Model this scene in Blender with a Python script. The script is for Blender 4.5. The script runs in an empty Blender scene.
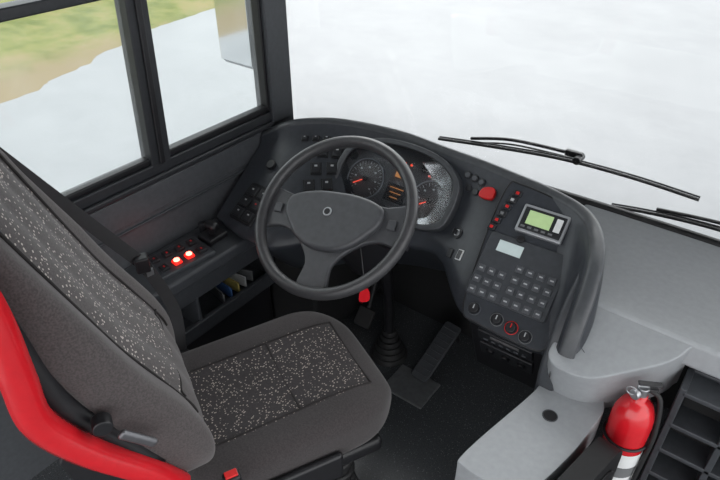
import bpy, bmesh, math, random
from mathutils import Vector, Matrix
from mathutils.bvhtree import BVHTree
random.seed(4)
sc=bpy.context.scene
# ------------------------------------------------------------------ materials
def base_mat(name):
    m=bpy.data.materials.new(name); m.use_nodes=True
    nt=m.node_tree; b=nt.nodes["Principled BSDF"]; return m,nt,b
def mat(name,col,rough=.5,metal=0,var=.12,vs=60,bump=0.0,bs=900,emit=None,es=0,coat=0,spec=.5):
    m,nt,b=base_mat(name)
    b.inputs["Roughness"].default_value=rough; b.inputs["Metallic"].default_value=metal
    b.inputs["Specular IOR Level"].default_value=spec
    b.inputs["Coat Weight"].default_value=coat
    tc=nt.nodes.new("ShaderNodeTexCoord")
    if var>0:
        n=nt.nodes.new("ShaderNodeTexNoise"); n.inputs["Scale"].default_value=vs; n.inputs["Detail"].default_value=4
        nt.links.new(tc.outputs["Object"],n.inputs["Vector"])
        r=nt.nodes.new("ShaderNodeValToRGB")
        r.color_ramp.elements[0].position=.3; r.color_ramp.elements[1].position=.7
        r.color_ramp.elements[0].color=[c*(1-var) for c in col]+[1]
        r.color_ramp.elements[1].color=[min(1,c*(1+var)) for c in col]+[1]
        nt.links.new(n.outputs["Fac"],r.inputs["Fac"]); nt.links.new(r.outputs["Color"],b.inputs["Base Color"])
    else: b.inputs["Base Color"].default_value=list(col)+[1]
    if bump>0:
        n2=nt.nodes.new("ShaderNodeTexNoise"); n2.inputs["Scale"].default_value=bs
        nt.links.new(tc.outputs["Object"],n2.inputs["Vector"])
        bp=nt.nodes.new("ShaderNodeBump"); bp.inputs["Strength"].default_value=bump; bp.inputs["Distance"].default_value=.002
        nt.links.new(n2.outputs["Fac"],bp.inputs["Height"]); nt.links.new(bp.outputs["Normal"],b.inputs["Normal"])
    if emit:
        b.inputs["Emission Color"].default_value=list(emit)+[1]; b.inputs["Emission Strength"].default_value=es
    return m
def speckle_mat(name,base,fleck,scale,thr,dens,rough=.9,sheen=.2):
    m,nt,b=base_mat(name); b.inputs["Roughness"].default_value=rough
    b.inputs["Sheen Weight"].default_value=sheen
    tc=nt.nodes.new("ShaderNodeTexCoord")
    v=nt.nodes.new("ShaderNodeTexVoronoi"); v.inputs["Scale"].default_value=scale
    nt.links.new(tc.outputs["Object"],v.inputs["Vector"])
    lt=nt.nodes.new("ShaderNodeMath"); lt.operation='LESS_THAN'; lt.inputs[1].default_value=thr
    nt.links.new(v.outputs["Distance"],lt.inputs[0])
    sp=nt.nodes.new("ShaderNodeSeparateColor"); nt.links.new(v.outputs["Color"],sp.inputs[0])
    gt=nt.nodes.new("ShaderNodeMath"); gt.operation='LESS_THAN'; gt.inputs[1].default_value=dens
    nt.links.new(sp.outputs[0],gt.inputs[0])
    mu=nt.nodes.new("ShaderNodeMath"); mu.operation='MULTIPLY'
    nt.links.new(lt.outputs[0],mu.inputs[0]); nt.links.new(gt.outputs[0],mu.inputs[1])
    n=nt.nodes.new("ShaderNodeTexNoise"); n.inputs["Scale"].default_value=250
    nt.links.new(tc.outputs["Object"],n.inputs["Vector"])
    r=nt.nodes.new("ShaderNodeValToRGB")
    r.color_ramp.elements[0].position=.35; r.color_ramp.elements[1].position=.65
    r.color_ramp.elements[0].color=[c*.75 for c in base]+[1]; r.color_ramp.elements[1].color=[c*1.25 for c in base]+[1]
    nt.links.new(n.outputs["Fac"],r.inputs["Fac"])
    mx=nt.nodes.new("ShaderNodeMix"); mx.data_type='RGBA'
    nt.links.new(mu.outputs[0],mx.inputs[0]); nt.links.new(r.outputs["Color"],mx.inputs[6]); mx.inputs[7].default_value=list(fleck)+[1]
    nt.links.new(mx.outputs[2],b.inputs["Base Color"])
    return m
def glass_mat(name,tint=(1,1,1),haze=.0):
    m=bpy.data.materials.new(name); m.use_nodes=True; nt=m.node_tree; nt.nodes.clear()
    o=nt.nodes.new("ShaderNodeOutputMaterial"); t=nt.nodes.new("ShaderNodeBsdfTransparent"); g=nt.nodes.new("ShaderNodeBsdfGlossy")
    t.inputs[0].default_value=list(tint)+[1]; g.inputs["Roughness"].default_value=.02
    fr=nt.nodes.new("ShaderNodeFresnel"); fr.inputs[0].default_value=1.25
    mx=nt.nodes.new("ShaderNodeMixShader"); nt.links.new(fr.outputs[0],mx.inputs[0]); nt.links.new(t.outputs[0],mx.inputs[1]); nt.links.new(g.outputs[0],mx.inputs[2])
    last=mx
    if haze>0:
        d=nt.nodes.new("ShaderNodeBsdfTranslucent"); d.inputs[0].default_value=(.9,.92,.95,1)
        m2=nt.nodes.new("ShaderNodeMixShader")
        n=nt.nodes.new("ShaderNodeTexNoise"); n.inputs["Scale"].default_value=6; tc=nt.nodes.new("ShaderNodeTexCoord")
        nt.links.new(tc.outputs["Object"],n.inputs["Vector"])
        ml=nt.nodes.new("ShaderNodeMath"); ml.operation='MULTIPLY'; ml.inputs[1].default_value=haze*2
        nt.links.new(n.outputs["Fac"],ml.inputs[0]); nt.links.new(ml.outputs[0],m2.inputs[0])
        nt.links.new(mx.outputs[0],m2.inputs[1]); nt.links.new(d.outputs[0],m2.inputs[2]); last=m2
    nt.links.new(last.outputs[0],o.inputs[0]); return m

M_dash=mat("dash_plastic",(.046,.050,.057),.44,bump=.15,bs=700)
M_panel=mat("panel_plastic",(.034,.038,.046),.38,bump=.1,bs=800)
M_rim=mat("cowl_plastic",(.054,.058,.064),.36,bump=.1)
M_grey=mat("grey_plastic",(.34,.355,.37),.5,bump=.15,bs=500,var=.05)
M_grey2=mat("console_grey",(.30,.315,.33),.5,bump=.15,bs=500,var=.05)
M_black=mat("black_plastic",(.011,.011,.013),.4)
M_blackm=mat("black_matte",(.008,.008,.009),.8)
M_bin=mat("bin_plastic",(.010,.010,.011),.55,spec=.3)
M_btn=mat("button_plastic",(.018,.019,.022),.35)
M_key=mat("keypad_key",(.075,.08,.09),.4)
M_rubber=mat("rubber",(.013,.013,.014),.6)
M_frame=mat("window_frame",(.024,.026,.030),.42)
M_wall=mat("wall_panel",(.075,.08,.088),.46,bump=.1)
M_wheel=mat("wheel_leather",(.044,.044,.047),.34,bump=.1)
M_pad=mat("wheel_pad",(.060,.062,.068),.38,bump=.15)
M_red=mat("red_plastic",(.62,.012,.02),.25,var=.04,coat=.4)
M_redbtn=mat("red_button",(.6,.015,.015),.35,var=.05)
M_led=mat("red_lamp",(.9,.05,.03),.3,var=0,emit=(1,.10,.07),es=12)
M_ledh=mat("red_lamp_housing",(.5,.02,.015),.35,var=0,emit=(1,.02,.01),es=1.0)
M_white=mat("white_label",(.75,.76,.76),.5,var=.03)
M_blue=mat("blue_card",(.05,.12,.3),.5,var=.03); M_yellow=mat("yellow_card",(.4,.32,.1),.5,var=.03)
M_mark=mat("grey_marking",(.16,.165,.17),.5,var=0)
M_kmark=mat("key_marking",(.42,.43,.44),.5,var=0)
M_lcd=mat("green_lcd",(.42,.55,.28),.25,var=.05,emit=(.5,.75,.35),es=.2)
M_lcd2=mat("grey_lcd",(.5,.58,.58),.25,var=.05,emit=(.5,.6,.6),es=.2)
M_amber=mat("amber_display",(.4,.2,.08),.3,var=.3,vs=120,emit=(.9,.35,.10),es=.4)
M_tell=mat("red_telltale",(.5,.03,.02),.3,var=0,emit=(1,.10,.05),es=1.2)
M_gauge=mat("gauge_face",(.12,.117,.12),.35,var=.1)
M_dial=mat("dial_face",(.11,.092,.09),.4,var=.2,vs=30)
M_metal=mat("brushed_metal",(.45,.46,.48),.35,metal=.9,var=.08)
M_dmetal=mat("dark_metal",(.16,.16,.17),.4,metal=.7,var=.08)
M_silver=mat("silver_bezel",(.42,.43,.45),.35,metal=.5,var=.05)
M_plate=mat("floor_plate",(.12,.125,.13),.4,var=.15)
M_ceil=mat("shading_ceiling_panel",(.55,.56,.57),.7,var=.04)
M_fabric=speckle_mat("speckled_fabric",(.028,.023,.025),(.38,.33,.29),165,.34,.50)
M_fabric2=speckle_mat("speckled_back_fabric",(.064,.055,.055),(.50,.45,.41),130,.32,.48)
M_velour=speckle_mat("plain_velour",(.064,.054,.054),(.076,.066,.065),200,.2,.5)
M_velour2=speckle_mat("dark_velour",(.036,.030,.031),(.045,.039,.039),200,.2,.5)
M_seam=mat("seam_piping",(.020,.017,.017),.9)
M_belt=mat("belt_webbing",(.016,.016,.018),.7)
M_floor=speckle_mat("floor_vinyl",(.065,.07,.075),(.17,.175,.18),150,.25,.35,.26,0)
M_glass=glass_mat("clear_glass",(.97,.98,.98))
M_sglass=glass_mat("side_glass",(.92,.95,.95),.05)
M_lens=glass_mat("lens_cover",(.9,.92,.94),.05)
M_mirror=mat("mirror_glass",(.8,.82,.83),.06,metal=1,var=0)
M_housing=mat("mirror_housing",(.30,.31,.33),.4)

def ground_mat():
    m,nt,b=base_mat("wet_asphalt"); b.inputs["Roughness"].default_value=.45
    tc=nt.nodes.new("ShaderNodeTexCoord"); n=nt.nodes.new("ShaderNodeTexNoise"); n.inputs["Scale"].default_value=.9; n.inputs["Detail"].default_value=12; n.inputs["Roughness"].default_value=.78
    nt.links.new(tc.outputs["Object"],n.inputs["Vector"]); r=nt.nodes.new("ShaderNodeValToRGB")
    r.color_ramp.elements[0].position=.25; r.color_ramp.elements[1].position=.75
    r.color_ramp.elements[0].color=(.190,.197,.207,1); r.color_ramp.elements[1].color=(.262,.270,.280,1)
    nt.links.new(n.outputs["Fac"],r.inputs["Fac"]); nt.links.new(r.outputs["Color"],b.inputs["Base Color"]); return m
def grass_mat():
    m,nt,b=base_mat("grass"); b.inputs["Roughness"].default_value=1; b.inputs["Specular IOR Level"].default_value=.1
    tc=nt.nodes.new("ShaderNodeTexCoord"); n=nt.nodes.new("ShaderNodeTexNoise"); n.inputs["Scale"].default_value=1.6; n.inputs["Detail"].default_value=9; n.inputs["Roughness"].default_value=.65
    nt.links.new(tc.outputs["Object"],n.inputs["Vector"]); r=nt.nodes.new("ShaderNodeValToRGB")
    r.color_ramp.elements[0].position=.38; r.color_ramp.elements[1].position=.66
    r.color_ramp.elements[0].color=(.12,.145,.035,1); r.color_ramp.elements[1].color=(.27,.225,.095,1)
    e=r.color_ramp.elements.new(.5); e.color=(.19,.20,.06,1)
    nt.links.new(n.outputs["Fac"],r.inputs["Fac"])
    sx=nt.nodes.new("ShaderNodeSeparateXYZ"); nt.links.new(tc.outputs["Object"],sx.inputs[0])
    ad=nt.nodes.new("ShaderNodeMath"); ad.operation='MULTIPLY_ADD'; ad.inputs[1].default_value=1.2; nt.links.new(n.outputs["Fac"],ad.inputs[0]); nt.links.new(sx.outputs["X"],ad.inputs[2])
    mr=nt.nodes.new("ShaderNodeMapRange"); mr.inputs[1].default_value=-7.6; mr.inputs[2].default_value=-6.7; nt.links.new(ad.outputs[0],mr.inputs[0])
    mx=nt.nodes.new("ShaderNodeMix"); mx.data_type='RGBA'; nt.links.new(mr.outputs[0],mx.inputs[0]); nt.links.new(r.outputs["Color"],mx.inputs[6]); mx.inputs[7].default_value=(.24,.19,.11,1)
    nt.links.new(mx.outputs[2],b.inputs["Base Color"]); return m

# ------------------------------------------------------------------ helpers
I4=Matrix.Identity(4)
def root(name,loc=(0,0,0)):
    e=bpy.data.objects.new(name,None); e.location=loc; sc.collection.objects.link(e); e.empty_display_size=.05
    bpy.context.view_layer.update(); return e
def finish(me,name,mats,par=None,smooth=True,bevel=0,seg=3,sub=0,ang=35):
    ob=bpy.data.objects.new(name,me); sc.collection.objects.link(ob)
    for m in (mats if isinstance(mats,(list,tuple)) else [mats]): me.materials.append(m)
    if smooth:
        for p in me.polygons: p.use_smooth=True
    if sub:
        s=ob.modifiers.new("sub","SUBSURF"); s.levels=sub; s.render_levels=sub
    if bevel>0:
        bv=ob.modifiers.new("bevel","BEVEL"); bv.width=bevel; bv.segments=seg; bv.limit_method='ANGLE'; bv.angle_limit=math.radians(ang)
        w=ob.modifiers.new("wn","WEIGHTED_NORMAL"); w.keep_sharp=True
    if par is not None:
        ob.parent=par; ob.matrix_parent_inverse=Matrix.Translation(-par.location)
    return ob
def frame(o,U,V,N=None):
    U=Vector(U).normalized(); V=Vector(V); V=(V-U*V.dot(U)).normalized(); N=U.cross(V)
    m=Matrix((U,V,N)).transposed().to_4x4(); m.translation=Vector(o); return m
def box(name,c,s,m,par=None,F=I4,bevel=.004,rz=0,seg=3):
    bm=bmesh.new(); bmesh.ops.create_cube(bm,size=1)
    bmesh.ops.scale(bm,vec=Vector(s),verts=bm.verts)
    T=F@Matrix.Translation(Vector(c))@Matrix.Rotation(rz,4,'Z')
    bmesh.ops.transform(bm,matrix=T,verts=bm.verts)
    me=bpy.data.meshes.new(name); bm.to_mesh(me); bm.free()
    return finish(me,name,m,par,True,min(bevel,min(s)*.45),seg)
def box2(name,a,b,m,par=None,bevel=.004,F=I4):
    a=Vector(a);b=Vector(b); return box(name,(a+b)/2,[abs(x) for x in (b-a)],m,par,F,bevel)
def cyl(name,p0,p1,r0,m,par=None,r1=None,n=24,bevel=.0):
    p0=Vector(p0);p1=Vector(p1); r1=r0 if r1 is None else r1
    d=p1-p0; L=d.length
    bm=bmesh.new(); bmesh.ops.create_cone(bm,cap_ends=True,segments=n,radius1=r0,radius2=r1,depth=L)
    q=d.to_track_quat('Z','Y').to_matrix().to_4x4(); q.translation=(p0+p1)/2
    bmesh.ops.transform(bm,matrix=q,verts=bm.verts)
    me=bpy.data.meshes.new(name); bm.to_mesh(me); bm.free()
    return finish(me,name,m,par,True,bevel if bevel else min(r0,r1,L)*.15+.0003,2)
def prism(name,pts,z0,z1,m,par=None,F=I4,bevel=.004,seg=3):
    bm=bmesh.new(); vs=[bm.verts.new((p[0],p[1],z0)) for p in pts]; f=bm.faces.new(vs)
    r=bmesh.ops.extrude_face_region(bm,geom=[f]); nv=[v for v in r['geom'] if isinstance(v,bmesh.types.BMVert)]
    bmesh.ops.translate(bm,vec=(0,0,z1-z0),verts=nv); bmesh.ops.recalc_face_normals(bm,faces=bm.faces)
    bmesh.ops.transform(bm,matrix=F,verts=bm.verts)
    me=bpy.data.meshes.new(name); bm.to_mesh(me); bm.free()
    return finish(me,name,m,par,True,bevel,seg)
def rrect(cx,cy,w,h,r,n=5):
    out=[]
    for (sx,sy,a0) in ((1,1,0),(-1,1,90),(-1,-1,180),(1,-1,270)):
        for i in range(n+1):
            a=math.radians(a0+90*i/n); out.append((cx+sx*(w/2-r)+r*math.cos(a),cy+sy*(h/2-r)+r*math.sin(a)))
    return out
def cr(a,b,c,d,t):
    return .5*((2*b)+(c-a)*t+(2*a-5*b+4*c-d)*t*t+(3*b-a-3*c+d)*t**3)
def smoothpoly(pts,n=5):
    out=[];N=len(pts)
    for i in range(N):
        p=[Vector(pts[(i+k-1)%N]+(0,)) for k in range(4)]
        for j in range(n):
            v=cr(p[0],p[1],p[2],p[3],j/n); out.append((v.x,v.y))
    return out
def crpath(P,n):
    P=[Vector(p) for p in P]; out=[]
    for i in range(len(P)-1):
        a=P[max(i-1,0)];b=P[i];c=P[i+1];d=P[min(i+2,len(P)-1)]
        for j in range(n): out.append(cr(a,b,c,d,j/n))
    out.append(P[-1].copy()); return out
def tube(name,pts,r,m,par=None,n=8,ns=10,cyc=False,flat=1.0):
    cu=bpy.data.curves.new(name,'CURVE'); cu.dimensions='3D'
    P=crpath(pts,n) if n>1 else [Vector(p) for p in pts]
    s=cu.splines.new('POLY'); s.points.add(len(P)-1)
    for i,p in enumerate(P): s.points[i].co=(p.x,p.y,p.z,1)
    s.use_cyclic_u=cyc; cu.bevel_depth=r; cu.bevel_resolution=3; cu.use_fill_caps=True
    ob=bpy.data.objects.new(name,cu); sc.collection.objects.link(ob)
    dg=bpy.context.evaluated_depsgraph_get(); me=bpy.data.meshes.new_from_object(ob.evaluated_get(dg))
    bpy.data.objects.remove(ob); me.materials.clear()
    return finish(me,name,m,par,True)
def ribbon(name,pts,side,w,th,m,par=None,n=6):
    P=crpath(pts,n); bm=bmesh.new(); rows=[]
    side=Vector(side).normalized()
    for i,p in enumerate(P):
        t=(P[min(i+1,len(P)-1)]-P[max(i-1,0)]).normalized(); s=(side-t*side.dot(t)).normalized(); nn=t.cross(s)
        rows.append([bm.verts.new(p+s*a*w/2+nn*b*th/2) for a,b in ((1,1),(-1,1),(-1,-1),(1,-1))])
    for i in range(len(rows)-1):
        for k in range(4): bm.faces.new((rows[i][k],rows[i][(k+1)%4],rows[i+1][(k+1)%4],rows[i+1][k]))
    bm.faces.new(rows[0]); bm.faces.new(rows[-1][::-1]); bmesh.ops.recalc_face_normals(bm,faces=bm.faces)
    me=bpy.data.meshes.new(name); bm.to_mesh(me); bm.free(); return finish(me,name,m,par,True,.0008,1)
def loft(name,rings,mats,par=None,closed=True,caps=True,matfn=None,F=I4,sub=0):
    bm=bmesh.new(); R=[[bm.verts.new(p) for p in r] for r in rings]
    for i in range(len(R)-1):
        N=len(R[i])
        for k in range(N if closed else N-1):
            f=bm.faces.new((R[i][k],R[i][(k+1)%N],R[i+1][(k+1)%N],R[i+1][k]))
            if matfn: f.material_index=matfn(f.calc_center_median())
    if caps and closed:
        for r in (R[0],R[-1]):
            try:
                f=bm.faces.new(r)
                if matfn: f.material_index=matfn(f.calc_center_median())
            except Exception: pass
    bmesh.ops.recalc_face_normals(bm,faces=bm.faces); bmesh.ops.transform(bm,matrix=F,verts=bm.verts)
    me=bpy.data.meshes.new(name); bm.to_mesh(me); bm.free(); return finish(me,name,mats,par,True,sub=sub)

# ------------------------------------------------------------------ outside
def plane(name,x0,x1,y0,y1,z,m,nx=2,ny=2,fn=None):
    bm=bmesh.new(); V=[[bm.verts.new((x0+(x1-x0)*i/nx,y0+(y1-y0)*j/ny,z)) for j in range(ny+1)] for i in range(nx+1)]
    if fn:
        for r in V:
            for v in r: v.co=fn(v.co)
    for i in range(nx):
        for j in range(ny): bm.faces.new((V[i][j],V[i+1][j],V[i+1][j+1],V[i][j+1]))
    me=bpy.data.meshes.new(name); bm.to_mesh(me); bm.free(); return finish(me,name,m)
plane("ground",-60,60,-60,60,-1.1,ground_mat())
def gf(c):
    k=max(0,min(1,(-6.7-.22*max(0,c.y-1)-c.x+.25*math.sin(c.y*.9))/2.5))
    return Vector((c.x,c.y,-1.115+.25*k+.05*random.random()*k))
plane("grass_verge",-30,-6.2,-12,11,-1.08,grass_mat(),60,70,gf)

# ------------------------------------------------------------------ room shell
box2("floor",(-.66,-2.2,-.05),(1.9,.72,0),M_floor,bevel=0.001)
box2("shading_ceiling",(-.66,-2.2,2.0),(1.9,.60,2.05),M_ceil,bevel=0.005)  # unseen roof, added to block flat top light so windows light the cab
wl=root("wall_left")
box2("lower_panel",(-.66,-2.2,-.02),(-.6,.46,.80),M_wall,wl,.003)
box2("front_corner_panel",(-.66,.46,-.02),(-.6,.62,.66),M_wall,wl,.003)
box2("trim_ridge",(-.605,-1.9,.665),(-.592,.28,.675),M_dash,wl,.003)
box2("upper_inset",(-.604,-1.3,.69),(-.594,.27,.785),M_wall,wl,.004)
box2("window_ledge",(-.665,-2.2,.79),(-.585,.44,.81),M_frame,wl,.006)
w1=root("window_1")
def wb(n,y0,y1,z0,z1,x0=-.65,x1=-.595,m=M_frame): return box2(n,(x0,y0,z0),(x1,y1,z1),m,w1,.005)
wb("bottom_rail",-2.2,.46,.81,.845)
def lean(n,y0b,y1b,y0t,y1t,x0,x1,m):
    prism(n,[(y0b,.84),(y1b,.84),(y1t,1.9),(y0t,1.9)],x0,x1,m,w1,frame((0,0,0),(0,1,0),(0,0,1)),.004)
lean("mullion",-.185,-.112,-.125,-.06,-.65,-.595,M_frame); lean("mullion_channel",-.158,-.138,-.10,-.08,-.60,-.588,M_black)
wb("slider_top_rail",-.60,-.155,1.345,1.375); wb("slider_bottom_rail",-.60,-.175,.845,.865,-.64,-.605,M_black)
wb("right_bottom_seal",-.115,.345,.845,.866,-.64,-.605,M_black)
wb("a_pillar",.345,.455,.70,2.0,-.67,-.585,M_dash); wb("a_pillar_seal",.335,.352,.85,1.9,-.64,-.60,M_black)
wb("b_pillar",-.72,-.60,.80,2.0,-.67,-.58,M_dash); wb("top_rail",-2.2,.46,1.85,2.0)
box2("sliding_pane",(-.628,-.60,.85),(-.624,-.12,1.36),M_sglass,w1,.0005)
box2("fixed_pane",(-.636,-.15,.85),(-.632,.35,1.87),M_sglass,w1,.0005)
box2("upper_pane",(-.636,-.60,1.36),(-.632,-.12,1.87),M_sglass,w1,.0005)
def wy(x,z): return .675-.06*((x-.65)/1.25)**2-(z-.70)*.06
w2=root("window_2")
wpath=[(-.622,.455,1,0),(-.618,.52,1,0),(-.595,.578,.8,.6),(-.54,.604,.3,1)]+[(x,None,0,1) for x in [-.46+2.36*i/22 for i in range(23)]]
def ws_sheet(name,z0,z1,th,m,dy=0):
    rings=[]
    for x,y,nx,ny in wpath:
        def P(z,o):
            yy=wy(x,z) if y is None else y-(z-.70)*.06*ny
            return (x-nx*(o),yy+ny*(o),z)
        rings.append([P(z0,dy),P(z1,dy),P(z1,dy+th),P(z0,dy+th)])
    return loft(name,rings,m,w2)
ws_sheet("windscreen_glass",.69,1.95,.006,M_glass,.01)
ws_sheet("windscreen_gasket",.666,.700,.035,M_rubber,-.008)
ws_sheet("windscreen_header",1.93,2.05,.05,M_frame,-.02)
wf=root("wall_front")
rings=[]
for i in range(25):
    x=-.60+2.5*i/24; rings.append([(x,wy(x,.7)+.0,-.3),(x,wy(x,.7)+.0,.666),(x,wy(x,.7)+.035,.666),(x,wy(x,.7)+.08,-.3)])
loft("front_body",rings,M_blackm,wf)

# ------------------------------------------------------------------ wipers
def wiper(nm,blade,arm,pivot):
    w=root(nm,blade[0])
    tube("blade",blade,.0055,M_rubber,w,8)
    P=crpath(blade,8); tube("blade_spine",[p+Vector((0,.008,.006)) for p in P],.003,M_black,w,1)
    tube("arm",arm,.006,M_black,w,6); tube("second_arm",[Vector(a)+Vector((.0,.01,-.022)) for a in arm],.0035,M_black,w,6)
    a=Vector(arm[-1]); box("arm_hinge",a,(.06,.018,.022),M_black,w,bevel=.004,rz=0)
    cyl("pivot",pivot,(pivot[0],pivot[1]-.05,pivot[2]),.014,M_black,w)
    return w
wiper("windshield_wiper",[(-.109,.75,.722),(.1,.755,.750),(.357,.76,.778),(.6,.76,.784),(.806,.76,.775)],[(.02,.765,.755),(.18,.775,.79),(.40,.78,.80)],(.42,.80,.79))
wiper("windshield_wiper",[(.565,.75,.668),(.72,.755,.688),(.90,.755,.70),(1.15,.75,.70),(1.35,.745,.68)],[(.70,.765,.70),(.95,.775,.715),(1.3,.78,.69)],(1.32,.80,.68))

# ------------------------------------------------------------------ exterior mirror
em=root("exterior_mirror",(-.9,.5,1.2))
box2("housing",(-1.01,.485,.91),(-.80,.54,1.42),M_housing,em,.03)
box2("glass",(-.995,.478,.93),(-.815,.487,1.40),M_mirror,em,.004)
tube("mount_arm",[(-.9,.53,1.38),(-.9,.56,1.6),(-.8,.55,1.78),(-.66,.45,1.88)],.014,M_black,em)

# ------------------------------------------------------------------ dashboard
db=root("dashboard",(0,.3,.6))
Tp=[(-.597,.29,.775),(-.49,.33,.83),(-.38,.385,.85),(-.27,.43,.85),(-.10,.455,.85),(.077,.44,.85),(.21,.43,.85),(.338,.412,.85),(.47,.388,.85),(.575,.34,.85),(.64,.25,.84),(.672,.15,.80),(.682,.06,.71),(.684,.02,.62)]
Bp=[(-.56,.0,.58),(-.42,-.03,.58),(-.28,-.02,.58),(-.17,.12,.58),(-.06,.20,.58),(.09,.24,.60),(.21,.235,.61),(.37,.09,.58),(.51,.078,.58),(.63,.07,.58),(.655,.05,.58),(.665,.03,.58),(.672,.015,.58),(.676,.008,.575)]
NS=8
TT=crpath(Tp,NS); BB=crpath(Bp,NS); rings=[]; FT=[]
for i,(t,b) in enumerate(zip(TT,BB)):
    tg=(TT[min(i+1,len(TT)-1)]-TT[max(i-1,0)]); o=Vector((-tg.y,tg.x,0)).normalized()
    ft=t-o*.016+Vector((0,0,-.03)); FT.append(ft)
    pts=[t+o*.05+Vector((0,0,.60-t.z if t.z>.7 else -.05)), t+o*.040+Vector((0,0,-.06)), t+o*.028+Vector((0,0,-.012)), t+o*.014+Vector((0,0,.003)), t+o*.002+Vector((0,0,.004)), t-o*.008+Vector((0,0,-.006)), ft]
    for q in range(1,7): pts.append(ft.lerp(b,q/6))
    pts.append(b+Vector((0,.004,-.018))); pts.append(b+Vector((0,.03,-.04)))
    pts.append(b+Vector((0,.16,-.20)))
    rings.append(pts)
cowl=loft("cowl",rings,M_panel,db,closed=False,caps=False)
def lip():
    rr=[]
    for i,t in enumerate(TT):
        tg=(TT[min(i+1,len(TT)-1)]-TT[max(i-1,0)]); o=Vector((-tg.y,tg.x,0)).normalized()
        rr.append([t+o*(.013+.021*math.cos(a))+Vector((0,0,-.008+.017*math.sin(a))) for a in [2*math.pi*k/14 for k in range(14)]])
    return loft("cowl_lip",rr,M_rim,db)
lip()
def face(s,v,off=0):
    i=s*NS; i0=min(int(i),len(TT)-2); f=i-i0
    P=lambda i,v: BB[i].lerp(FT[i],v)
    p=P(i0,v).lerp(P(i0+1,v),f); U=(P(i0+1,v)-P(i0,v)).normalized()
    V=(FT[i0]-BB[i0]).normalized(); Fm=frame(p,U,V); return Fm@Matrix.Translation((0,0,off))
prism("cowl_flank",smoothpoly([(.06,.30),(.025,.50),(.03,.60),(.08,.69),(.15,.755),(.22,.77),(.30,.60),(.28,.32)],4),.64,.692,M_dash,db,frame((0,0,0),(0,1,0),(0,0,1)),.012)
box2("under_dash_left",(-.60,.12,.05),(-.22,.58,.58),M_blackm,db,.02)
box2("under_dash_back",(-.60,.56,.0),(.70,.60,.62),M_blackm,db,.01)
lowF=frame((.385,.10,.57),(1,.02,0),(0,-.42,1))
prism("lower_box",[(0,-.36),(.28,-.36),(.29,0),(0,0)],-.25,0,M_black,db,lowF,.01)
dr=[]
for i in range(17):
    x=-.60+1.4*i/16; dr.append([(x,wy(x,.7)-.005,.60),(x,wy(x,.7)-.005,.676),(x,.45,.69),(x,.45,.60)])
loft("rear_deck",dr,M_dash,db)

MF=frame((0,.22,.58),(1,0,0),(0,.21,.27))
outer=smoothpoly([(-.245,.10),(-.265,.20),(-.235,.275),(-.13,.325),(0,.335),(.11,.318),(.185,.265),(.20,.18),(.175,.105),(.06,.075),(-.12,.072)],6)
outer=[(p[0]+.008,p[1]) for p in outer]
def ringprism(name,outer,inner,z0,z1,m,par,F):
    bm=bmesh.new(); n=len(outer)
    R=[[bm.verts.new((p[0],p[1],z)) for p in pts] for pts,z in ((outer,z0),(outer,z1),(inner,z1),(inner,z0))]
    for a in range(3):
        for k in range(n): bm.faces.new((R[a][k],R[a][(k+1)%n],R[a+1][(k+1)%n],R[a+1][k]))
    bmesh.ops.recalc_face_normals(bm,faces=bm.faces); bmesh.ops.transform(bm,matrix=F,verts=bm.verts)
    me=bpy.data.meshes.new(name); bm.to_mesh(me); bm.free(); return finish(me,name,m,par,True,.005,3,ang=50)
def scl(pts,c,sx,sy): return [(c[0]+(p[0]-c[0])*sx,c[1]+(p[1]-c[1])*sy) for p in pts]
cc=(-.022,.2)
prism("cluster_base",outer,-.06,.012,M_panel,db,MF,.005)
ringprism("cluster_bezel",outer,scl(outer,cc,.91,.87),.0,.038,M_rim,db,MF)
prism("cluster_dial_board",scl(outer,cc,.915,.875),.010,.016,M_gauge,db,MF,.001)
def gauge(u,v,r,nm):
    F=MF@Matrix.Translation((u,v,.017))
    def ring(ra,rb,z,m,n):
        ringprism(n,[(ra*math.cos(2*math.pi*k/36),ra*math.sin(2*math.pi*k/36)) for k in range(36)],[(rb*math.cos(2*math.pi*k/36),rb*math.sin(2*math.pi*k/36)) for k in range(36)],0,z,m,db,F).modifiers.clear()
    cyl(nm+"_face",F@Vector((0,0,-.001)),F@Vector((0,0,.002)),r,M_dial,db,n=36)
    ring(r,r*.95,.005,M_silver,nm+"_ring")
    bm=bmesh.new()
    for k in range(25):
        a=math.radians(225-270*k/24); L=.16 if k%2==0 else .09
        q=bmesh.ops.create_cube(bm,size=1)['verts']
        bmesh.ops.transform(bm,matrix=F@Matrix.Rotation(a,4,'Z')@Matrix.Translation((r*(.88-L/2),0,.0026))@Matrix.Diagonal((r*L,.0016 if k%2==0 else .0009,.0006,1)),verts=q)
        if k%4==0:
            q=bmesh.ops.create_cube(bm,size=1)['verts']
            bmesh.ops.transform(bm,matrix=F@Matrix.Translation((r*.58*math.cos(a),r*.58*math.sin(a),.0026))@Matrix.Diagonal((.007,.005,.0006,1)),verts=q)
    me=bpy.data.meshes.new(nm); bm.to_mesh(me); bm.free(); finish(me,nm+"_ticks",M_white,db,False)
    a=math.radians(215); box(nm+"_needle",(r*.3*math.cos(a),r*.3*math.sin(a),.005),(r*.75,.003,.002),M_tell,db,F,.0005,rz=a)
    cyl(nm+"_hub",F@Vector((0,0,.002)),F@Vector((0,0,.008)),r*.14,M_black,db)
gauge(-.137,.178,.071,"speedometer"); gauge(.115,.18,.067,"tachometer")
box("display_amber",(-.010,.232,.018),(.05,.028,.004),M_amber,db,MF,.002)
box("display_lower",(-.010,.165,.018),(.078,.06,.004),M_btn,db,MF,.002)
for k in range(3): box("display_text_%d"%k,(-.010,.182-.016*k,.0205),(.054-.012*k,.003,.001),M_amber,db,MF,.0003)
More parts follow.
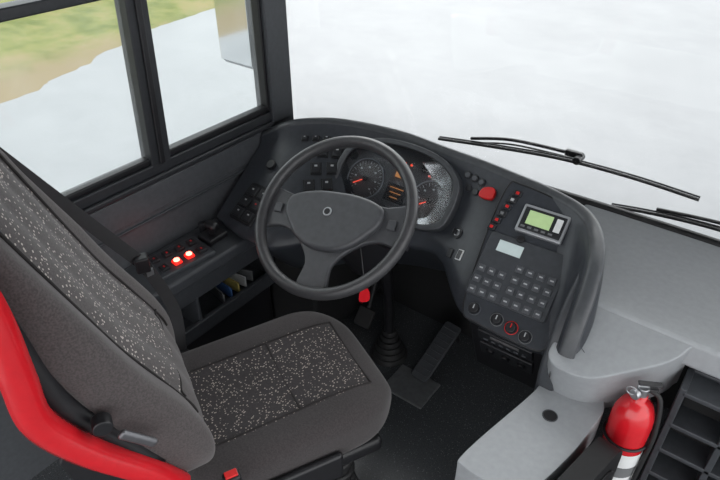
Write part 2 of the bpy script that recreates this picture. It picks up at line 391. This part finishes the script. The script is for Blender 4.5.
for k in range(6): box("warning_lamp_%d"%k,(-.04+.012*k,.270,.018),(.007,.007,.003),M_mark if k%2 else M_tell,db,MF,.001)
box("tell_tale_red",(.085,.255,.018),(.012,.006,.003),M_tell,db,MF,.001)
for (u,v) in ((-.222,.14),(-.215,.24),(-.075,.283),(.060,.275)):
    cyl("small_gauge",MF@Vector((u,v,.014)),MF@Vector((u,v,.019)),.016,M_black,db)
for k in range(4): box("tell_tale_%d"%k,(-.03+.014*k,.118,.019),(.009,.006,.003),M_mark,db,MF,.001)
prism("cluster_lens",scl(outer,cc,.90,.86),.028,.029,M_lens,db,MF,0)

bm=bmesh.new(); bm.from_mesh(cowl.data); bvh=BVHTree.FromBMesh(bm); bm.free()
nM=MF.to_3x3()@Vector((0,0,1))
def stick(u,v):
    p=MF@Vector((u,v,.3)); h,nn,_,_=bvh.ray_cast(p,-nM)
    if h is None: return MF@Matrix.Translation((u,v,0))
    if nn.dot(nM)<0: nn=-nn
    U=Vector((1,0,0)); U=(U-nn*U.dot(nn)).normalized(); return frame(h,U,nn.cross(U))
for k,(u,v) in enumerate(((.195,.30),(.222,.296),(.25,.29))):
    F=stick(u,v); cyl("round_button_%d"%k,F@Vector((0,0,-.002)),F@Vector((0,0,.006)),.012,M_btn,db); cyl("round_button_cap_%d"%k,F@Vector((0,0,.006)),F@Vector((0,0,.008)),.008,M_key,db)
for k,(u,v) in enumerate(((.215,.262),(.243,.256))):
    F=stick(u,v); cyl("round_button_b%d"%k,F@Vector((0,0,-.002)),F@Vector((0,0,.006)),.011,M_btn,db)
F=stick(.285,.262); prism("hazard_button",smoothpoly([(-.022,-.016),(.022,-.016),(.024,.012),(.008,.022),(-.02,.012)],4),-.002,.012,M_redbtn,db,F,.004)
F=stick(.245,.118); cyl("ignition_barrel",F@Vector((0,0,-.002)),F@Vector((0,0,.008)),.011,M_metal,db); box("ignition_key",(0,0,.016),(.003,.016,.018),M_black,db,F,.001)
cyl("ignition_surround",F@Vector((0,0,-.002)),F@Vector((0,0,.004)),.018,M_black,db)
F=stick(.288,.058); box("label_switch",(0,0,.002),(.022,.034,.006),M_white,db,F,.002); box("label_face",(0,0,.005),(.017,.028,.002),M_btn,db,F,.001)
F=stick(.250,.052); box("small_switch",(0,0,.002),(.02,.03,.006),M_btn,db,F,.002)
def rocker(s,v,nm,w=.032,h=.042,red=False):
    F=face(s,v); box(nm+"_frame",(0,0,.001),(w,h,.006),M_black,db,F,.002); box(nm+"_rocker",(0,0,.006),(w*.78,h*.8,.008),M_btn,db,F,.002)
    box(nm+"_icon",(0,h*.15,.0105),(w*.25,h*.14,.001),M_redbtn if red else M_kmark,db,F,.0003)
for i in range(2):
    for j in range(3): rocker(2.30+i*.42,.50+j*.155,"switch_a%d%d"%(i,j),.040,.048)
for i in range(5): rocker(1.6+i*.33,.93,"switch_t%d"%i,.026,.022)
Fp=face(.98,.27)@Matrix.Rotation(-.1,4,'Z'); prism("left_switch_plate",rrect(0,0,.115,.15,.012),-.004,.006,M_black,db,Fp,.003)
for i in range(2):
    for j in range(3):
        box("left_switch_%d%d"%(i,j),(-.026+.052*i,-.045+.045*j,.008),(.042,.036,.008),M_btn,db,Fp,.004)
        box("left_icon_%d%d"%(i,j),(-.026+.052*i,-.040+.045*j,.0125),(.008,.005,.001),M_redbtn if (i,j)==(1,1) else M_kmark,db,Fp,.0003)
Fq=face(1.0,.66); cyl("light_switch",Fq@Vector((0,0,0)),Fq@Vector((0,0,.016)),.018,M_black,db)

# right panel
RF=frame((.389,.073,.58),(.999,.040,0),(-.030,.769,.639))
RF=RF@Matrix.Translation((0,0,.004))
rpo=smoothpoly([(.0,.005),(.05,-.012),(.20,-.02),(.245,-.005),(.262,.05),(.262,.20),(.25,.31),(.215,.365),(.12,.40),(.0,.415),(-.03,.405),(-.035,.30),(-.02,.12)],5)
prism("right_panel",rpo,-.05,.008,M_panel,db,RF,.005)
tube("right_panel_groove",[RF@Vector((p[0],p[1],.007)) for p in rpo],.0025,M_black,db,1,cyc=True)
RF=RF@Matrix.Translation((0,0,.008))
box("tachograph_body",(.108,.318,.004),(.135,.085,.02),M_silver,db,RF,.005)
box("tachograph_face",(.108,.318,.013),(.12,.068,.008),M_btn,db,RF,.003)
box("tachograph_screen",(.098,.322,.018),(.07,.042,.002),M_lcd,db,RF,.001)
for k in range(5): box("tachograph_key_%d"%k,(.06+.02*k,.292,.018),(.012,.006,.003),M_mark,db,RF,.001)
box("tachograph_side_keys",(.152,.322,.018),(.018,.04,.003),M_white,db,RF,.001)
for k in range(6):
    box("indicator_button_%d"%k,(.006-.006*k*1.0,.383-.024*k,.004),(.024,.019,.010),M_btn,db,RF,.003)
    box("indicator_cap_%d"%k,(.006-.006*k,.383-.024*k,.010),(.010,.009,.004),[M_redbtn,M_kmark,M_redbtn,M_mark,M_redbtn,M_redbtn][k],db,RF,.002)
cyl("black_knob",RF@Vector((.07,.255,0)),RF@Vector((.07,.255,.014)),.011,M_black,db)
prism("ticket_unit_plate",rrect(.10,.155,.235,.195,.008),-.003,.007,M_dash,db,RF,.003)
box("ticket_unit_screen",(.052,.218,.008),(.072,.034,.003),M_lcd2,db,RF,.001)
for i in range(7):
    for j in range(4):
        if j==3 and i<3: continue
        x=.0+.031*i+(.008 if i>2 else 0); y=.072+.033*j
        box("keypad_%d%d"%(i,j),(x,y,.009),(.022,.021,.006),M_key,db,RF,.003)
        box("keypad_mark_%d%d"%(i,j),(x,y,.0123),(.010,.004,.0006),M_kmark,db,RF,.0002)
for k,(u,v) in enumerate(((.028,.022),(.098,.018),(.143,.012),(.186,.004))):
    cyl("knob_%d"%k,RF@Vector((u,v,0)),RF@Vector((u,v,.016)),.014,M_black,db); box("knob_pointer_%d"%k,(u,v+.004,.0165),(.003,.012,.002),[M_kmark,M_kmark,M_redbtn,M_kmark][k],db,RF,.0005)
    tube("knob_ring_%d"%k,[RF@Vector((u+.018*math.cos(2*math.pi*q/20),v+.018*math.sin(2*math.pi*q/20),.002)) for q in range(20)],.0012,[M_key,M_mark,M_redbtn,M_mark][k],db,1,cyc=True)
box("radio",(.12,-.10,.004),(.17,.055,.012),M_btn,db,lowF,.003)
box("radio_display",(.12,-.09,.0105),(.09,.014,.002),M_gauge,db,lowF,.001)
for k in range(6): box("radio_key_%d"%k,(.06+.024*k,-.115,.011),(.014,.008,.003),M_key,db,lowF,.001)
box("heater_panel",(.12,-.19,.004),(.17,.07,.010),M_btn,db,lowF,.003)
for k in range(3): cyl("heater_knob_%d"%k,lowF@Vector((.07+.05*k,-.19,.005)),lowF@Vector((.07+.05*k,-.19,.018)),.014,M_black,db)

# right shelf and pedestal moulded onto the dashboard
sp=[(.60,.44),(.655,.36),(.68,.24),(.685,.19),(.95,.185),(1.88,.185)]+[(x,wy(x,.7)-.006) for x in (1.88,1.6,1.3,1.0,.8,.6,.5)]+[(.50,.46)]
prism("shelf_top",sp,.62,.70,M_grey,db,I4,.014,4)
box2("shelf_underside",(.70,.22,.40),(.90,.58,.63),M_dash,db,.01)
box2("vent_slot",(1.0,.60,.699),(1.8,.625,.703),M_blackm,db,.001)
rk=root("storage_rack",(1.2,.3,.3))
box2("back_board",(.955,.215,.0),(1.60,.24,.60),M_dash,rk,.006)
xs=[.96,1.08,1.20,1.32,1.44]; zs=[.17,.27,.37,.47,.585]
for x in xs: box2("rack_upright",(x-.008,.13,.0),(x+.008,.215,.60),M_dash,rk,.003)
for z in zs: box2("rack_shelf",(xs[0],.13,z-.007),(xs[-1],.215,z+.007),M_dash,rk,.003)
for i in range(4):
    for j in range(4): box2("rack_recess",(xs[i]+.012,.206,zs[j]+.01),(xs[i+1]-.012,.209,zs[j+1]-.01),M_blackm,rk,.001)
co=db
SB=frame((0,.20,.694),(1,0,0),(0,1,.33))
prism("pedestal_upper",smoothpoly([(.655,-.14),(.66,-.20),(.70,-.222),(.77,-.21),(.84,-.15),(.905,-.085),(.935,-.03),(.92,-.004),(.70,-.002),(.655,-.03)],5),-.19,.0,M_grey2,co,SB,.014,5)
prism("pedestal_arm_top",smoothpoly([(.66,.12),(.65,.0),(.595,-.27),(.61,-.31),(.70,-.31),(.755,-.29),(.795,-.15),(.812,-.03),(.815,.06),(.76,.12)],5),.40,.50,M_grey2,co,I4,.014,5)
prism("pedestal_body",smoothpoly([(.67,.05),(.65,-.10),(.625,-.26),(.66,-.29),(.73,-.28),(.77,-.15),(.80,-.0)],4),.0,.41,M_dash,co,I4,.01)
cyl("cup_hole",(.715,-.052,.496),(.715,-.052,.5015),.017,M_blackm,co)
tube("cup_hole_rim",[(.715+.018*math.cos(2*math.pi*k/20),-.052+.018*math.sin(2*math.pi*k/20),.501) for k in range(20)],.0015,M_dash,co,1,cyc=True)

# black bin beside pedestal
wbn=root("waste_bin",(.82,-.2,.3))
BF=frame((.775,-.345,.0),(.20,.98,0),(0,0,1))
prism("bin_shell",smoothpoly([(.0,.10),(.0,.30),(.0,.49),(.02,.515),(.12,.518),(.26,.518),(.315,.50),(.33,.45),(.33,.25),(.32,.10)],5),.0,.056,M_bin,wbn,BF,.012)
prism("bin_lid",rrect(.165,.30,.27,.34,.05),.055,.061,M_bin,wbn,BF,.003)
prism("bin_foot",rrect(.165,.06,.22,.12,.02),.008,.048,M_blackm,wbn,BF,.005)

# ------------------------------------------------------------------ fire extinguisher
fe=root("fire_extinguisher",(.882,.055,.3))
ex=Vector((.882,.055,0.075))
prof=[(.0,.10),(.043,.10),(.050,.112),(.050,.44),(.047,.465),(.037,.49),(.022,.503),(.016,.507),(.016,.525),(0,.525)]
rings=[]
for r,z in prof: rings.append([ex+Vector((max(r,.0005)*math.cos(2*math.pi*k/32),max(r,.0005)*math.sin(2*math.pi*k/32),z)) for k in range(32)])
loft("cylinder",rings,M_red,fe,caps=False)
lr=[]
for z in (.22,.35): lr.append([ex+Vector((.0507*math.cos(math.radians(a)),.0507*math.sin(math.radians(a)),z)) for a in range(-110,1,10)])
loft("label",lr,M_white,fe,closed=False,caps=False)
lr=[]
for z in (.26,.30): lr.append([ex+Vector((.0511*math.cos(math.radians(a)),.0511*math.sin(math.radians(a)),z)) for a in range(-100,-9,10)])
loft("label_band",lr,M_mark,fe,closed=False,caps=False)
cyl("valve",ex+Vector((0,0,.515)),ex+Vector((0,0,.55)),.014,M_metal,fe)
box("lever_top",ex+Vector((.010,.005,.562)),(.055,.015,.006),M_black,fe,rz=.5); box("lever_bottom",ex+Vector((.010,.005,.546)),(.045,.015,.006),M_black,fe,rz=.5)
cyl("gauge",ex+Vector((-.008,-.014,.535)),ex+Vector((-.014,-.026,.535)),.013,M_metal,fe)
tube("hose",[ex+Vector((.01,.008,.54)),ex+Vector((.042,.01,.52)),ex+Vector((.059,-.005,.42)),ex+Vector((.057,-.015,.30)),ex+Vector((.055,-.02,.22))],.006,M_rubber,fe)
tube("pin_ring",[ex+Vector((-.02+.012*math.cos(a),-.03,.55+.012*math.sin(a))) for a in [k*math.pi/6 for k in range(12)]],.0015,M_metal,fe,1,cyc=True)
for z in (.16,.375): tube("clamp_band",[ex+Vector((.0525*math.cos(2*math.pi*k/28),.0525*math.sin(2*math.pi*k/28),z)) for k in range(28)],.004,M_black,fe,1,cyc=True)
cyl("stand",(ex.x,ex.y,0),ex+Vector((0,0,.10)),.053,M_black,fe)

# ------------------------------------------------------------------ steering wheel
sw=root("steering_wheel",(.033,-.056,.84))
a=math.radians(38); WC=Vector((.029,-.060,.842))
WF=frame(WC,(1,0,0),(0,math.cos(a),math.sin(a)))@Matrix.Rotation(math.radians(12),4,'Z')
R0=.2275
rings=[]
for k in range(73):
    A=2*math.pi*k/72; c=Vector((R0*math.cos(A),R0*math.sin(A),0)); rad=Vector((math.cos(A),math.sin(A),0))
    rings.append([WF@(c+rad*.0165*math.cos(b)+Vector((0,0,.019*math.sin(b)))) for b in [2*math.pi*j/16 for j in range(16)]])
loft("rim",rings,M_wheel,sw,caps=False)
half=[(0,.058),(.05,.060),(.10,.052),(.15,.046),(.217,.056),(.224,-.01),(.214,-.062),(.165,-.055),(.125,-.062),(.095,-.080),(.062,-.110),(.040,-.150),(.046,-.215),(0,-.224)]
outl=half+[(-x,y) for x,y in half[::-1][1:-1]]
prism("spokes",smoothpoly(outl,3),-.022,-.004,M_pad,sw,WF,.006,4)
padh=[(0,.064),(.06,.062),(.115,.050),(.150,.028),(.150,-.012),(.122,-.050),(.088,-.083),(.045,-.104),(0,-.109)]
pado=padh+[(-x,y) for x,y in padh[::-1][1:-1]]
prism("airbag_pad",smoothpoly(pado,4),-.02,.016,M_pad,sw,WF,.012,5)
cyl("badge",WF@Vector((-.01,.000,.014)),WF@Vector((-.01,.0,.019)),.013,M_metal,sw); cyl("badge_centre",WF@Vector((-.01,.0,.019)),WF@Vector((-.01,.0,.020)),.009,M_black,sw)
for s in (-1,1): box("horn_key",(s*.180,-.004,-.001),(.026,.028,.008),M_pad,sw,WF,.003)
ax=WF.to_3x3()@Vector((0,0,-1))
cyl("hub_boss",WC+ax*.015,WC+ax*.09,.05,M_black,sw,r1=.065)
cyl("column_shroud",WC+ax*.08,WC+ax*.30,.068,M_black,sw,r1=.085)
tube("stalk_right",[WC+ax*.11+Vector((.04,0,0)),WC+ax*.11+Vector((.13,.0,.0)),WC+ax*.10+Vector((.20,.01,.01))],.009,M_black,sw)
tube("stalk_left",[WC+ax*.11+Vector((-.04,0,0)),WC+ax*.11+Vector((-.13,.0,.0)),WC+ax*.10+Vector((-.20,.01,.01))],.009,M_black,sw)
tube("column_shaft",[WC+ax*.28,(.01,.22,.50),(.0,.275,.30),(.0,.29,.05)],.019,M_black,sw)
for k,(z,r) in enumerate(((.0,.075),(.022,.066),(.044,.056),(.066,.046),(.088,.036),(.11,.028))):
    cyl("boot_ring_%d"%k,(.0,.29,z),(.0,.29,z+.02),r,M_rubber,sw,r1=r*.88)
tube("key_strap",[WC+ax*.13+Vector((.055,-.03,.0)),(.115,-.035,.66),(.118,-.035,.61)],.002,M_black,sw)
prism("key_tag",smoothpoly([(-.014,-.025),(.014,-.022),(.016,.01),(.004,.028),(-.012,.012)],3),0,.005,M_red,sw,frame((.118,-.035,.585),(.8,.6,0),(0,0,1)),.001)

# pedals
ap=root("accelerator_pedal",(.17,.25,0))
PF=frame((.175,.235,.02),(1,-.1,0),(.1,.85,.5))
prism("tread",rrect(0,.12,.07,.25,.012),0,.014,M_dash,ap,PF,.004)
for k in range(9): box("rib_%d"%k,(0,.02+.025*k,.016),(.055,.006,.005),M_dash,ap,PF,.001)
box("base_plate",(.165,.20,.005),(.17,.14,.010),M_plate,ap,bevel=.004); tube("linkage",[PF@Vector((0,.2,-.005)),(.19,.45,.12),(.19,.5,.02)],.012,M_black,ap)
bp=root("brake_pedal",(-.16,.3,.1))
PF=frame((-.14,.30,.06),(1,0,0),(0,.6,.8)); prism("pad",rrect(0,.04,.075,.08,.01),0,.014,M_rubber,bp,PF,.004); tube("arm",[PF@Vector((0,.06,-.004)),(-.14,.42,.3),(-.14,.5,.5)],.01,M_black,bp)
cyl("floor_button",(-.075,.14,0),(-.075,.14,.03),.016,M_plate)

# ------------------------------------------------------------------ left side console
sd=root("side_console",(-.5,-.2,.3))
prism("console_top",[(-.60,-.62),(-.43,-.62),(-.405,-.30),(-.40,-.03),(-.40,.05),(-.60,.05)],.50,.55,M_dash,sd,I4,.012)
box2("console_front_upper",(-.60,-.62,.43),(-.415,.14,.51),M_dash,sd,.006)
box2("console_body",(-.60,-.62,.0),(-.44,.11,.30),M_black,sd,.01)
box2("pocket_floor",(-.60,-.60,.29),(-.405,.11,.31),M_dash,sd,.004)
box2("pocket_lip",(-.42,-.60,.29),(-.40,.11,.345),M_dash,sd,.004)
for y in (-.60,-.25,.10): box2("pocket_divider",(-.60,y,.29),(-.41,y+.012,.44),M_dash,sd,.003)
for k in range(5): box("papers_%d"%k,(-.49,-.11+.028*k,.340+.004*k),(.12,.006,.045),[M_plate,M_blue,M_yellow,M_kmark,M_plate][k],sd,bevel=.001,rz=.12*k-.2)
pod=Matrix.Translation((-.495,-.225,.55))@Matrix.Rotation(-.12,4,'Z')
box("switch_pod",(0,0,.006),(.13,.20,.02),M_dash,sd,pod,.006)
for i in range(2):
    for j in range(4):
        lit=(i==1 and j in (1,2)); 
        box("pod_switch_%d%d"%(i,j),(-.03+.06*i,-.07+.046*j,.02),(.030,.028,.012),M_ledh if lit else M_btn,sd,pod,.008 if lit else .003)
        if lit: cyl("pod_lamp_%d%d"%(i,j),pod@Vector((-.03+.06*i,-.07+.046*j,.025)),pod@Vector((-.03+.06*i,-.07+.046*j,.030)),.010,M_led,sd)
        else: box("pod_icon_%d%d"%(i,j),(-.03+.06*i,-.07+.046*j,.0265),(.008,.005,.001),M_redbtn,sd,pod,.0003)
pb=root("parking_brake_lever",(-.49,-.06,.57))
box("base",(-.50,-.075,.561),(.07,.08,.022),M_black,pb,bevel=.006)
cyl("stem",(-.50,-.075,.57),(-.480,-.09,.615),.010,M_black,pb); box("knob",(-.475,-.092,.622),(.05,.034,.028),M_black,pb,bevel=.012)
cyl("side_knob",(-.555,-.07,.55),(-.555,-.07,.59),.014,M_btn,pb)

# ------------------------------------------------------------------ driver seat
ds=root("driver_seat",(.0,-.62,0))
SF=Matrix.Translation((-.028,-.608,0))@Matrix.Rotation(math.radians(-26),4,'Z')
def sgnp(c,e): return math.copysign(abs(c)**e,c)
L0,L1=-.06,.54
def cush(y,x):
    e=max(0,abs(x)-.13)/.12
    return .035*min(1,e)**1.2*(1-.3*max(0,(y-.35)/.2)) - .012*(1-min(1,abs(x)/.13)**2)
rings=[]; NY=44
for i in range(NY+1):
    t=i/NY; y=L0+(L1-L0)*t
    endf=max(0,(t-.68)/.32); endb=max(0,(.10-t)/.10)
    w=.232*(1-endf**3*.46)*(1-endb**2*.15)
    hh=.075*math.sqrt(max(0,1-endf**4*.98))*(1-endb**2*.3)
    zc=.425+.03*t-.018*endf**2
    ring=[]
    for k in range(48):
        A=2*math.pi*k/48; x=w*sgnp(math.cos(A),.55); z=zc+hh*sgnp(math.sin(A),.5)
        if math.sin(A)>0: z+=cush(y,x)*math.sin(A)**.5*(1-endf**3)
        ring.append((x,y,z))
    rings.append(ring)
def mf(c): return 0 if (abs(c.x)<.13 and c.z>.45 and c.y<.47) else 1
loft("cushion",rings,[M_fabric,M_velour2],ds,matfn=mf,F=SF,sub=1)
def ctop(x,y):
    t=(y-L0)/(L1-L0); endf=max(0,(t-.68)/.32); hh=.075*math.sqrt(max(0,1-endf**4*.98)); return .425+.03*t-.018*endf**2+hh*.97+cush(y,x)*.9*(1-endf**3)
for pts,nm in (([( -.13,y) for y in (-.04,.1,.2,.3,.4,.47)],"cushion_seam_l"),([(.13,y) for y in (-.04,.1,.2,.3,.4,.47)],"cushion_seam_r"),([(x,.27) for x in (-.13,-.06,0,.06,.13)],"cushion_seam_x"),([(x,.47) for x in (-.13,-.06,0,.06,.13)],"cushion_seam_f")):
    tube(nm,[SF@Vector((x,y,ctop(x,y)+.0)) for x,y in pts],.0028,M_seam,ds,4)
def bk(z): return .0-.37*(z-.65)
BX=.155
def bprof(x,z):
    e=max(0,abs(x)-.14)/.10
    return .058*min(1,e)**1.3 + (.006*abs(math.cos(math.pi*x/.093)) if abs(x)<.14 else 0)
rings=[]; Z0,Z1=.53,1.34; NZ=60
for i in range(NZ+1):
    t=i/NZ; z=Z0+(Z1-Z0)*t
    te=max(0,(t-.80)/.20); be=max(0,(.16-t)/.16)
    w=(.243-.018*t)*(1-te**2.5*.35)*(1-be**2*.22)
    if t>.55: w*=1-.08*min(1,(t-.55)/.2)
    th=.06*(1-te**3*.6)*(1-be**2*.35)
    lum=.024*math.exp(-((t-.22)/.15)**2)
    ring=[]
    for k in range(96):
        A=2*math.pi*k/96; x=w*sgnp(math.cos(A),.75); s=math.sin(A)
        y=bk(z)-.05+th*sgnp(s,.5)
        if s>0: y+=(bprof(x,z)*(1-te**2)+lum)*abs(s)**.4
        ring.append((x,y,z+ (.12*(th*sgnp(s,.5))) ))
    rings.append(ring)
def mf2(c):
    f=c.y-(bk(c.z)-.05)
    return 0 if (abs(c.x)<BX and f>.03 and c.z>.72) else 1
loft("backrest",rings,[M_fabric2,M_velour],ds,matfn=mf2,F=SF,sub=1)
def bfront(x,z):
    t=(z-Z0)/(Z1-Z0); return bk(z)-.05+.06+bprof(x,z)+.024*math.exp(-((t-.22)/.15)**2)-.003
for x in (-BX,BX): tube("back_seam",[SF@Vector((x,bfront(x,z)-.003,z+.007)) for z in (.66,.7,.8,.9,1.0,1.1,1.2,1.26)],.003,M_seam,ds,4)
for x in (-.0465,.0465): tube("back_flute",[SF@Vector((x,bfront(x,z)-.0005,z+.007)) for z in (.64,.7,.8,.9,1.0,1.1,1.2,1.26)],.002,M_seam,ds,4)
tube("back_cross_seam",[SF@Vector((x,bfront(x,.72)+.0,.727)) for x in [-BX+2*BX*k/16 for k in range(17)]],.0022,M_seam,ds,2)
rings=[]
for i in range(31):
    t=i/30; z=.66+.70*t; te=max(0,(t-.85)/.15)
    w=(.252-.02*t)*(1-te**2*.3); y0=bk(z)-.09 if z<.9 else (bk(.9)-.09-(z-.9)*.18); ring=[]
    for k in range(40):
        A=2*math.pi*k/40; ring.append((w*sgnp(math.cos(A),.35),y0+.045*sgnp(math.sin(A),.5)-(.03 if t>.3 else .03*t/.3),z))
    rings.append(ring)
loft("back_shell",rings,M_black,ds,F=SF)
for s in (-1,1):
    tube("side_frame",[SF@Vector((s*.262,-.245,1.30)),SF@Vector((s*.268,-.230,1.15)),SF@Vector((s*.270,-.232,1.02)),SF@Vector((s*.268,-.232,.91)),SF@Vector((s*.262,-.18,.79)),SF@Vector((s*.25,-.09,.65)),SF@Vector((s*.24,-.05,.57))],.028,M_red,ds)
    box("side_cover",(s*.245,.12,.40),(.022,.42,.09),M_black,ds,SF,.01)
prism("side_gusset",[(-.20,.62),(-.09,.56),(-.06,.60),(-.15,.74),(-.21,.84),(-.23,.80)],.0,.014,M_black,ds,SF@frame((.262,0,0),(0,1,0),(0,0,1)),.004)
RM=SF@Matrix.Translation((.268,-.11,.80))@Matrix.Rotation(-.85,4,'X')
box("recliner_lever",(0,.02,0),(.014,.08,.020),M_dmetal,ds,RM,.006); cyl("recliner_pivot",SF@Vector((.25,-.145,.85)),SF@Vector((.278,-.145,.85)),.018,M_black,ds)
box("buckle_stalk",(.262,.05,.46),(.014,.03,.12),M_black,ds,SF,.004); box("buckle",(.262,.055,.53),(.03,.04,.06),M_black,ds,SF,.008); box("buckle_button",(.262,.055,.562),(.018,.028,.006),M_redbtn,ds,SF,.002)
box("cushion_pan",(0,.22,.345),(.42,.5,.05),M_black,ds,SF,.015)
prism("suspension_bellows",rrect(0,.2,.36,.40,.04),.08,.33,M_rubber,ds,SF,.01)
for z in (.12,.17,.22,.27): prism("bellow_fold",rrect(0,.2,.38,.42,.05),z,z+.018,M_rubber,ds,SF,.008)
prism("plinth",rrect(0,.2,.42,.48,.03),.0,.09,M_black,ds,SF,.01)
for s in (-1,1): box("slide_rail",(s*.15,.22,.325),(.03,.52,.02),M_metal,ds,SF,.003)
sb=root("seat_belt",(-.4,-.45,.7))
ribbon("webbing_upper",[(-.56,-.64,1.12),(-.50,-.56,.97),(-.44,-.485,.83),(-.385,-.415,.70)],(0,.77,.63),.036,.003,M_belt,sb)
ribbon("webbing_lower",[(-.385,-.415,.70),(-.34,-.40,.62),(-.30,-.40,.54),(-.27,-.43,.40)],(.3,.77,.55),.036,.003,M_belt,sb)
box("tongue",(-.385,-.415,.70),(.04,.04,.05),M_black,sb,bevel=.006,rz=-.5); box("tongue_plate",(-.372,-.405,.67),(.02,.02,.03),M_metal,sb,bevel=.001,rz=-.5)
box("guide",(-.56,-.64,1.12),(.03,.06,.05),M_black,sb,bevel=.008)
box("anchor",(-.27,-.43,.40),(.02,.05,.05),M_black,sb,bevel=.005)
box("reel",(-.565,-.66,.60),(.06,.09,.1),M_black,sb,bevel=.01)

# ------------------------------------------------------------------ light and camera
W=bpy.data.worlds.new("World"); sc.world=W; W.use_nodes=True; nt=W.node_tree; bg=nt.nodes["Background"]
tc=nt.nodes.new("ShaderNodeTexCoord"); sx=nt.nodes.new("ShaderNodeSeparateXYZ"); nt.links.new(tc.outputs["Generated"],sx.inputs[0])
r=nt.nodes.new("ShaderNodeValToRGB"); r.color_ramp.elements[0].position=0; r.color_ramp.elements[0].color=(.88,.90,.92,1); r.color_ramp.elements[1].position=.8; r.color_ramp.elements[1].color=(1,1,1,1)
nt.links.new(sx.outputs["Z"],r.inputs["Fac"]); nt.links.new(r.outputs["Color"],bg.inputs["Color"]); bg.inputs["Strength"].default_value=2.5
sun=bpy.data.lights.new("sun","SUN"); sun.energy=1.2; sun.angle=math.radians(35); so=bpy.data.objects.new("sun",sun); sc.collection.objects.link(so)
so.rotation_euler=(Vector((-.45,.7,.7))).to_track_quat('Z','Y').to_euler()
try:
    sc.view_settings.view_transform='Standard'; sc.view_settings.look='None'
except Exception: pass
cd=bpy.data.cameras.new("camera"); cd.lens=30; cd.sensor_width=36; cd.clip_start=.02; cd.clip_end=300
cam=bpy.data.objects.new("camera",cd); sc.collection.objects.link(cam)
cam.location=(0.925,-1.126,1.73); ps=math.radians(37); th=math.radians(35)
cam.rotation_euler=(math.radians(90)-th,0,ps); sc.camera=cam
